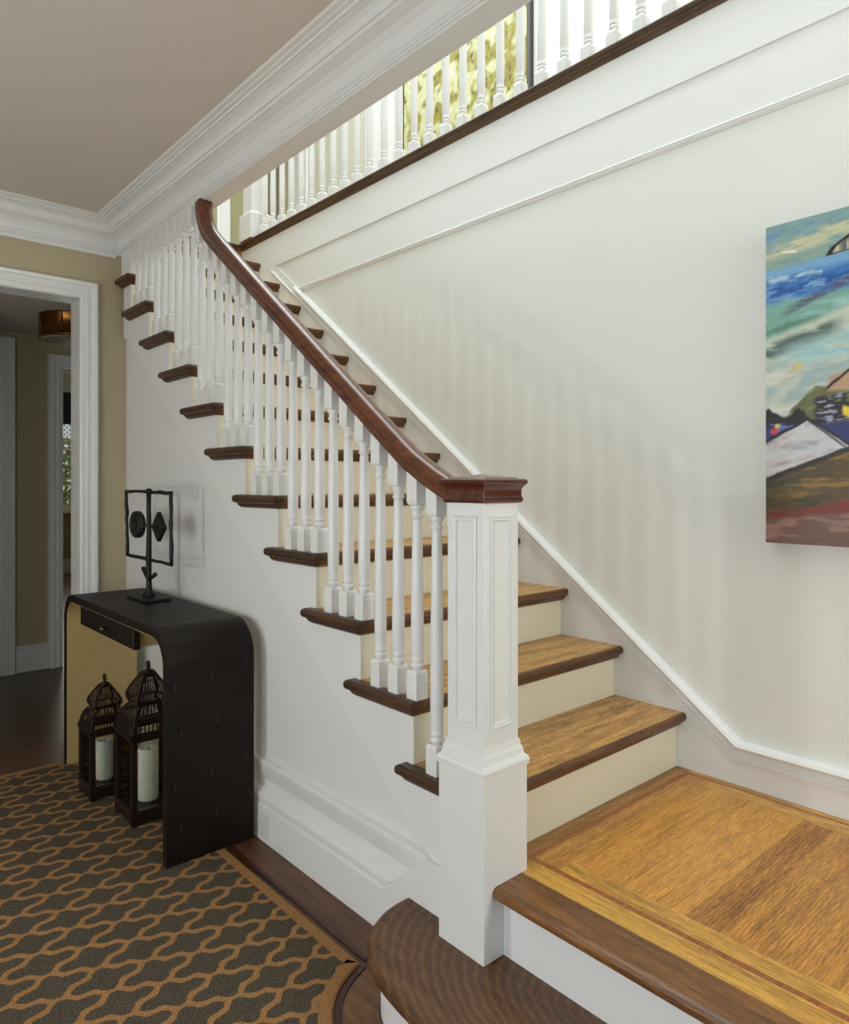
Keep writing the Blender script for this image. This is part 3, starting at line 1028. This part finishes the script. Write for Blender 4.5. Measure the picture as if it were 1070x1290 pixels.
    c = mixc(c, l3(84, 108, 168), sm(.375 - v, .008) * sm(v - .30, .01) * np.clip((st2 - .5) * 7, 0, 1) * sm(.5 - s, .1))
    c = mixc(c, l3(204, 62, 40), np.clip(1.5 - np.hypot((s - .11) * .2, v - .352) / .009, 0, 1))
    c = mixc(c, l3(228, 196, 70), np.clip(1.5 - np.hypot((s - .15) * .2, v - .366) / .006, 0, 1))
    c = mixc(c, l3(230, 206, 50), sm(.014 - abs(v - .398 + .1 * (s - .97)), .006) * sm(s - .93, .02))
    roof_t = np.where(s < .52, .312 + (s / .52) * .070, .382 - (s - .52) / .48 * .085)
    roof_b = .207 + .090 * s
    c = mixc(c, l3(20, 22, 32), sm(roof_t + .012 - v, .004) * sm(v - roof_b, .006))
    roof = sm(roof_t - v, .005) * sm(v - roof_b, .006)
    c = mixc(c, l3(198, 204, 206), roof)
    c = mixc(c, l3(186, 132, 120), roof * np.clip((dg - .40) * 4, 0, 1) * sm(.66 - s, .3) * np.clip(st1 * 1.8 - .2, 0, 1))
    c = mixc(c, l3(116, 134, 150), roof * np.clip((st1 - .56) * 5, 0, 1) * .6)
    c = mixc(c, l3(40, 46, 62), sm(.004 - abs(v - (.382 - (s - .52) * .20)), .003) * sm(s - .52, .02) * sm(v - roof_b, .01))
    c = mixc(c, l3(34, 28, 28), sm(roof_b - v, .004))
    gr = sm(roof_b - .016 - v, .008)
    c = mixc(c, l3(84, 68, 34), gr)
    c = mixc(c, l3(44, 50, 26), gr * np.clip((dg - .40) * 5, 0, 1) * sm(.7 - s, .5))
    c = mixc(c, l3(136, 104, 44), gr * np.clip((st1 - .52) * 6, 0, 1) * sm(s - .2, .4))
    c = mixc(c, l3(120, 40, 34), sm(.088 + .052 * s - v, .008) * np.clip(st1 * 3 - .3, 0, 1))
    c = mixc(c, l3(106, 76, 66), sm(.074 + .030 * s - v, .01))
    c = mixc(c, l3(142, 108, 96), sm(.07 + .030 * s - v, .01) * np.clip((st1 - .48) * 6, 0, 1))
    return c * (0.86 + .28 * st2[:, None])


canvas('canvas_front', M['painting'], ap, 260, 420, lambda a, b: (AX, AY0 + (AY1 - AY0) * a, AZ0 + (AZ1 - AZ0) * b), coast)
MB().box(AX + .0015, XWALL - .002, AY1, AY0, AZ0, AZ1).build('canvas_edge', plain('canvas_edge_paint', lin(96, 70, 60), 0.7), ap)

# ------------------------------------------------------------------ carpet
arc = [(.86, -1.7), (.88, .95), (.895, 1.15), (.915, 1.28), (.938, 1.36), (.960, 1.411), (1.003, 1.470), (1.052, 1.509), (1.095, 1.530), (1.137, 1.545)]
arcf = []
for i in range(1, len(arc) - 1):
    p0, p1, p2, p3 = [Vector(arc[min(max(j, 0), len(arc) - 1)]) for j in (i - 1, i, i + 1, i + 2)]
    for t in (0, .25, .5, .75):
        arcf.append(tuple(0.5 * ((2 * p1) + (p2 - p0) * t + (2 * p0 - 5 * p1 + 4 * p2 - p3) * t * t + (3 * p1 - p0 - 3 * p2 + p3) * t ** 3)))
arcf = [(.86, -1.6)] + [p for p in arcf if p[1] > .9] + [arc[-1]]
edge = arcf + [(1.137, 3.58), (-1.5, 3.62), (-1.5, -1.6)]


def inset(pl, d):
    n = len(pl)
    out = []
    for i in range(n):
        p = Vector(pl[i])
        a = (p - Vector(pl[i - 1])).normalized()
        b = (Vector(pl[(i + 1) % n]) - p).normalized()
        na, nb_ = Vector((-a.y, a.x)), Vector((-b.y, b.x))
        m = (na + nb_).normalized()
        k = d / max(.35, m.dot(na))
        out.append((p.x + m.x * k, p.y + m.y * k))
    return out


inner = inset(edge, .036)
mb = MB()
n = len(edge)
zr = .011
mb.v = [(x, y, .0005) for x, y in edge] + [(x, y, zr - .003) for x, y in edge] + [(x, y, zr) for x, y in inset(edge, .004)] + [(x, y, zr) for x, y in inner]
for r in range(3):
    for i in range(n):
        j = (i + 1) % n
        mb.f.append((r * n + i, r * n + j, (r + 1) * n + j, (r + 1) * n + i))
        mb.sm.append(False)
from mathutils.geometry import tessellate_polygon
tri = tessellate_polygon([[Vector((x, y, 0)) for x, y in inner]])
for t_ in tri:
    mb.f.append(tuple(3 * n + i for i in t_))
    mb.sm.append(False)
cp = mb.build('carpet', M['carpet'])
at = cp.data.attributes.new('border', 'FLOAT', 'FACE')
vals = [1.0] * len(cp.data.polygons)
for i in range(3 * n, len(vals)):
    vals[i] = 0.0
at.data.foreach_set('value', vals)
tag(cp, 'grey brown carpet with tan trellis lines laid in front of the stairs', 'carpet')

# floor border around the carpet: straight board, curved board, dark inlay strip
fl = bpy.data.objects['floor']
ox = lambda pl, d: offset(pl, d)
box('border_board', M['floor_border'], 1.172, 1.268, 1.50, 3.6, 0, .0025, parent=fl)
MB().box(1.158, 1.171, 1.552, 3.6, 0, .003).build('inlay_strip', M['inlay_dark'], fl)
M['floor_curve'] = oak('curved_border_oak', lin(86, 54, 30), lin(142, 98, 58), 'Y', 0.35, 0.4, 0.05)
bo = offset(arcf, .021)
bi = [(x, y) for x, y in offset(outline, .030)]
pb = [(x, y) for x, y in bo if y > -1.5] + [(1.150, 1.500)] + [(x, y) for x, y in reversed(bi) if x < 1.15 and y > -1.5]
pb = [(bo[0][0], -1.5)] + pb + [(bi[0][0], -1.5)]
mb = MB()
k0 = len(pb)
mb.v = [(x, y, .0022) for x, y in pb]
for t_ in tessellate_polygon([[Vector((x, y, 0)) for x, y in pb]]):
    mb.f.append(tuple(t_))
    mb.sm.append(False)
mb.build('border_board', M['floor_curve'], fl)
oc = arcf + [(1.158, 1.552)]
a1 = [(x + .0, y) for x, y in offset(arcf, .020)]
a2 = offset(arcf, .006)
rg = [[(x, y, .0005) for x, y in a1], [(x, y, .0005) for x, y in a2]]
mb = MB()
nn = len(a1)
mb.v = [(x, y, .0006) for x, y in a1] + [(x, y, .0055) for x, y in a1] + [(x, y, .0055) for x, y in a2]
for r in range(2):
    for i in range(nn - 1):
        mb.f.append((r * nn + i, r * nn + i + 1, (r + 1) * nn + i + 1, (r + 1) * nn + i))
        mb.sm.append(False)
mb.build('inlay_strip', M['inlay_dark'], fl)

# ------------------------------------------------------------------ console table
ct = thing('console_table', 'dark waterfall console table with gold lining against the stair wall', 'table', (1.09, 2.95, .011))
CX0, CX1, CY0, CY1, CZ = .927, 1.250, 2.345, 3.555, .800
R, TK = .125, .032


def wf(r_out, dy, dz):
    pts = []
    y0, y1, zt = CY0 + dy, CY1 - dy, CZ - dz
    r = r_out
    pts.append((y0, .0115))
    for i in range(25):
        a = PI - i * (PI / 2) / 24
        pts.append((y0 + r + r * math.cos(a), zt - r + r * math.sin(a)))
    for i in range(25):
        a = PI / 2 - i * (PI / 2) / 24
        pts.append((y1 - r + r * math.cos(a), zt - r + r * math.sin(a)))
    pts.append((y1, .0115))
    return pts


po, pi_ = wf(R, 0, 0), wf(R - TK, TK, TK)
mb = MB()
n = len(po)
for xx in (CX0, CX1):
    mb.v += [(xx, a, b) for a, b in po] + [(xx, a, b) for a, b in pi_]
for i in range(n - 1):
    mb.f += [(i, i + 1, n + i + 1, n + i), (2 * n + i, 2 * n + i + 1, 3 * n + i + 1, 3 * n + i), (i, i + 1, 2 * n + i + 1, 2 * n + i), (n + i, n + i + 1, 3 * n + i + 1, 3 * n + i)]
mb.f += [(0, n, 3 * n, 2 * n), (n - 1, 2 * n - 1, 4 * n - 1, 3 * n - 1)]
mb.sm = [False] * len(mb.f)
body = mb.build('body', M['console'], ct, bevel=.0015)
# gold lining sheet inside
pg = wf(R - TK - .001, TK + .001, TK + .001)
pg2 = wf(R - TK - .004, TK + .004, TK + .004)
mb = MB()
for xx in (CX0 + .004, CX1 - .004):
    mb.v += [(xx, a, b) for a, b in pg] + [(xx, a, b) for a, b in pg2]
for i in range(n - 1):
    mb.f += [(i, i + 1, n + i + 1, n + i), (2 * n + i, 2 * n + i + 1, 3 * n + i + 1, 3 * n + i), (i, i + 1, 2 * n + i + 1, 2 * n + i), (n + i, n + i + 1, 3 * n + i + 1, 3 * n + i)]
mb.sm = [False] * len(mb.f)
mb.build('gold_lining', M['gold'], ct)['label'] = 'gold leaf inner lining'
dbox = MB().box(CX0 + .024, CX1 - .01, 2.672, 3.30, .692, CZ - TK - .004).build('drawer_box', M['gold'], ct)
dr1 = MB().box(CX0 + .002, CX0 + .024, 2.650, 3.306, .688, CZ - TK - .003).build('drawer', M['console'], ct, bevel=.002)
mb = MB()
mb.lathe(0, 0, [(.003, 0), (.004, .010), (.009, .014), (.010, .020), (.006, .024), (.001, .025)], 12)
mb.v = [(CX0 + .002 - v[2], 2.965 + v[0] * 2.2, .722 + v[1]) for v in mb.v]
mb.build('pull', M['brass_dim'], dr1)
MB().box(CX0 - .0005, CX0 + .003, 2.655, 2.659, .69, .76).build('brass_edge', M['brass_dim'], dr1)
fl_ = MB()
for i in range(3):
    for j, zz in enumerate((.60, .44, .26, .12)):
        xx = CX0 + .03 + i * .13 + (.02 if j % 2 else 0)
        fl_.box(xx, xx + .0022, CY0 - .0006, CY0 + .001, zz + .02 * i, zz + .02 * i + .022)
for i in range(3):
    for j in range(5):
        yy = CY0 + .22 + j * .19 + (.05 if i % 2 else 0)
        xx = CX0 + .04 + i * .11
        fl_.box(xx, xx + .002, yy, yy + .022, CZ - .001, CZ + .0006)
fo = fl_.build('bone_flecks', M['bone'], ct)
fo['kind'] = 'stuff'

# ------------------------------------------------------------------ bronze sculpture
sc = thing('bronze_sculpture', 'black bronze stick sculpture with a ring and a diamond inside a frame on the console', 'sculpture', (1.143, 3.085, CZ))
SX, SY = 1.143, 3.085
MB().square_layers(SX, SY, [(.056, CZ + .0005), (.057, CZ + .006), (.054, CZ + .012)], 1.0, 1.9).build('base', M['bronze'], sc, bevel=.002)


def wob(p, q, nseg, amp):
    p, q = Vector(p), Vector(q)
    return [p.lerp(q, i / nseg) + Vector(rng.uniform(-amp, amp, 3)) * (0 if i in (0, nseg) else 1) for i in range(nseg + 1)]


pp = [(SX, SY, CZ + .010), (SX, SY, CZ + .03), (SX + .001, SY, CZ + .05), (SX, SY, CZ + .10), (SX, SY + .002, CZ + .18), (SX, SY - .003, CZ + .3), (SX, SY + .002, CZ + .39), (SX, SY, 1.262)]
MB().tube(pp, [.030, .018, .0125, .0110, .0125, .0105, .0098, .0100], 10).build('pole', M['bronze'], sc)
kn = MB()
kn.lathe(SX, SY, [(.004, 1.252), (.013, 1.257), (.0165, 1.266), (.013, 1.275), (.004, 1.279)], 10)
kn.build('knob', M['bronze'], sc)
fy0, fy1 = 3.365, 2.842
cor = [(SX, fy0, 1.264), (SX, fy1, 1.262), (SX, fy1 - .004, .970), (SX, fy0 - .015, .972)]
fp = []
for i in range(4):
    fp += wob(cor[i], cor[(i + 1) % 4], 9, .0028)[:-1]
fp.append(fp[0])
MB().tube(fp, [.0076 + rng.uniform(-.0014, .0018) for _ in fp], 7).build('frame', M['bronze'], sc)
# ring
mb = MB()
rings = []
for i in range(25):
    a = 2 * PI * i / 24
    ca, sa = math.cos(a), math.sin(a)
    rings.append([(SX + t, 3.222 + ca * ry, 1.117 + sa * rz) for t, ry, rz in [(-.009, .078, .060), (.009, .078, .060), (.009, .024, .020), (-.009, .024, .020)]])
mb.layers(rings, True, False)
mb.build('ring', M['bronze'], sc)
mb = MB()
mb.sweep([(2.903, 1.117), (2.970, 1.180), (3.037, 1.117), (2.970, 1.056)], [(0, -.008), (0, .008), (-.040, .008), (-.040, -.008)], YZ(SX), closed_path=True)
mb.build('diamond', M['bronze'], sc)
MB().tube(wob((SX, 3.15, 1.117), (SX, 3.03, 1.117), 6, .001), .006, 7).build('crossbar', M['bronze'], sc)
MB().tube([(SX, SY, .885), (SX - .003, SY + .03, .905), (SX - .004, SY + .055, .932)], [.010, .008, .010], 8).build('arm', M['bronze'], sc)
MB().tube([(SX, SY, .885), (SX + .003, SY - .035, .900), (SX + .004, SY - .062, .912)], [.010, .008, .010], 8).build('arm', M['bronze'], sc)

# ------------------------------------------------------------------ lanterns and candles
def lantern(cx, cy, h, hb, htop, label):
    """h half width, hb body height, htop total height"""
    z0 = .0112
    t = thing('lantern', label, 'lantern', (cx, cy, z0), 'perforated bronze lanterns under the console')
    pw = .0095
    mb = MB()
    mb.square_layers(cx, cy, [(h, z0 + .012), (h, z0 + .050), (h - .006, z0 + .056), (h - .02, z0 + .056)])
    for sx in (-1, 1):
        for sy in (-1, 1):
            mb.square_layers(cx + sx * (h - .012), cy + sy * (h - .012), [(.010, z0), (.012, z0 + .013)])
    mb.build('base', M['lantern'], t, bevel=.0015)
    zb, zt = z0 + .056, z0 + hb
    for sx in (-1, 1):
        for sy in (-1, 1):
            px, py = cx + sx * (h - pw), cy + sy * (h - pw)
            MB().box(px - pw, px + pw, py - pw, py + pw, zb - .003, zt - .018).build('post', M['lantern'], t, bevel=.001)
    mb = MB()
    for z in (zt - .022, zt - .004):
        pass
    mb.sweep([(cx - h, cy - h), (cx + h, cy - h), (cx + h, cy + h), (cx - h, cy + h)], [(0, zt - .026), (-.004, zt - .006), (-.004, zt), (.016, zt), (.016, zt - .026)], XY(0), closed_path=True)
    mb.build('top_rail', M['lantern'], t)
    for ax, sg in (('x', -1), ('x', 1), ('y', -1), ('y', 1)):
        if ax == 'x':
            x = cx + sg * (h - pw)
            MB().box(x - .001, x + .001, cy - h + 2 * pw, cy + h - 2 * pw, zb + .002, zt - .026).build('glass_pane', M['glass'], t)
        else:
            y = cy + sg * (h - pw)
            MB().box(cx - h + 2 * pw, cx + h - 2 * pw, y - .001, y + .001, zb + .002, zt - .026).build('glass_pane', M['glass'], t)
    # perforated roof: four curved sides of pierced sheet with solid ribs
    H = htop - hb - .045
    prof = [(1.0, 0), (.95, .10), (.90, .20), (.86, .235), (.82, .30), (.72, .37), (.585, .415), (.56, .435), (.60, .47), (.66, .53), (.68, .58), (.645, .65), (.55, .74), (.42, .84), (.28, .94), (.20, 1.0)]
    P = [(r * h * .98, zt + zf * H) for r, zf in prof]
    # resample along length
    L = [0]
    for a, b in zip(P[:-1], P[1:]):
        L.append(L[-1] + math.hypot(a[0] - b[0], a[1] - b[1]))
    nr = 30
    def at_(s):
        for i in range(len(L) - 1):
            if s <= L[i + 1] + 1e-9:
                f = (s - L[i]) / (L[i + 1] - L[i])
                return (P[i][0] + (P[i + 1][0] - P[i][0]) * f, P[i][1] + (P[i + 1][1] - P[i][1]) * f)
        return P[-1]
    Q = [at_(L[-1] * i / nr) for i in range(nr + 1)]
    nc = 12
    mb = MB()
    for side in range(4):
        ca, sa = math.cos(side * PI / 2), math.sin(side * PI / 2)
        def tp(u, r, z):
            x, y = r, u * r
            return (cx + x * ca - y * sa, cy + x * sa + y * ca, z)
        for i in range(nr):
            (r0, za), (r1, zb_) = Q[i], Q[i + 1]
            solid = i in (0, 7, 8, 15, 28, 29)
            for j in range(nc):
                u0, u1 = -1 + 2 * j / nc, -1 + 2 * (j + 1) / nc
                c = [tp(u0, r0, za), tp(u1, r0, za), tp(u1, r1, zb_), tp(u0, r1, zb_)]
                if solid or j in (0, nc - 1) or (i > 24 and j in (1, nc - 2)):
                    mb.add(c, [(0, 1, 2, 3)])
                else:
                    m_ = [sum(p[k] for p in c) / 4 for k in range(3)]
                    ii = [tuple(m_[k] + (p[k] - m_[k]) * .64 for k in range(3)) for p in c]
                    # pierced eight-point hole: four trapezoids around an opening
                    mb.add(c + ii, [(0, 1, 5, 4), (1, 2, 6, 5), (2, 3, 7, 6), (3, 0, 4, 7)])
    mb.build('pierced_roof', M['lantern'], t)
    for a in range(4):
        ang = PI / 4 + a * PI / 2
        rr = math.sqrt(2)
        MB().tube([(cx + r * rr * math.cos(ang), cy + r * rr * math.sin(ang), z) for r, z in Q], .003, 6).build('roof_rib', M['lantern'], t)
    zc = P[-1][1]
    mb = MB()
    mb.lathe(cx, cy, [(P[-1][0] * 1.35, zc - .004), (P[-1][0] * 1.35, zc + .002), (.006, zc + .010), (.005, zc + .016)], 12)
    mb.build('roof_cap', M['lantern'], t)
    mb = MB()
    rings = []
    for i in range(19):
        a = 2 * PI * i / 18
        rings.append([(cx + .0045 * math.sin(b), cy + (.0125 + .0045 * math.cos(b)) * math.cos(a), zc + .026 + (.0125 + .0045 * math.cos(b)) * math.sin(a)) for b in [2 * PI * q / 8 for q in range(8)]])
    mb.layers(rings, True, False)
    mb.build('hanging_ring', M['lantern'], t)
    return z0 + .056


def candle(cx, cy, z, r, hgt, label):
    mb = MB()
    mb.lathe(cx, cy, [(r * .97, z), (r, z + .004), (r, z + hgt - .006), (r * .96, z + hgt), (r * .82, z + hgt - .001), (r * .6, z + hgt - .007), (.004, z + hgt - .011)], 28)
    t = thing('pillar_candle', label, 'candle', (cx, cy, z), 'pillar candles in the lanterns')
    mb.build('wax', M['wax'], t)
    MB().tube([(cx, cy, z + hgt - .012), (cx + .002, cy, z + hgt + .006)], .0014, 6).build('wick', M['wick'], t)


zl = lantern(1.035, 2.800, .096, .340, .598, 'taller bronze lantern with pierced onion roof beside the console end')
candle(1.035, 2.800, zl + .0005, .038, .200, 'tall ivory pillar candle inside the taller lantern')
zl = lantern(.970, 3.115, .080, .285, .495, 'shorter bronze lantern with pierced onion roof deeper under the console')
candle(.970, 3.115, zl + .0005, .034, .160, 'shorter ivory pillar candle inside the shorter lantern')

# ------------------------------------------------------------------ outlet, hall ceiling lamp
wo = thing('wall_outlet', 'white outlet plate on the baseboard beside the console table', 'outlet', (1.268, 2.27, .06))
MB().box(1.2645, 1.2692, 2.272, 2.334, .022, .100).build('plate', M['plastic'], wo, bevel=.001)
MB().box(1.2632, 1.2646, 2.290, 2.316, .030, .056).box(1.2632, 1.2646, 2.290, 2.316, .066, .092).build('socket', M['plastic'], wo, bevel=.001)

cl = thing('ceiling_lamp', 'round aged brass flush lamp on the hall ceiling beyond the doorway', 'lamp', (1.30, 4.78, 2.34))
LX, LY, LR = 1.30, 4.78, .190
mb = MB()
mb.lathe(LX, LY, [(LR, 2.339), (LR + .006, 2.333), (LR, 2.326), (LR, 2.21), (LR + .006, 2.204), (LR + .006, 2.196), (LR - .004, 2.192)], 36)
mb.build('drum', M['brass'], cl)
mb = MB()
mb.lathe(LX, LY, [(LR - .004, 2.194), (LR - .03, 2.186), (.02, 2.180)], 36)
mb.build('diffuser', plain('frosted_glass', lin(150, 150, 130), 0.5), cl)
for a in range(8):
    an = a * PI / 4 + .2
    MB().tube([(LX + (LR + .002) * math.cos(an), LY + (LR + .002) * math.sin(an), 2.335), (LX + (LR + .002) * math.cos(an), LY + (LR + .002) * math.sin(an), 2.20)], .004, 6).build('strap', M['brass'], cl)
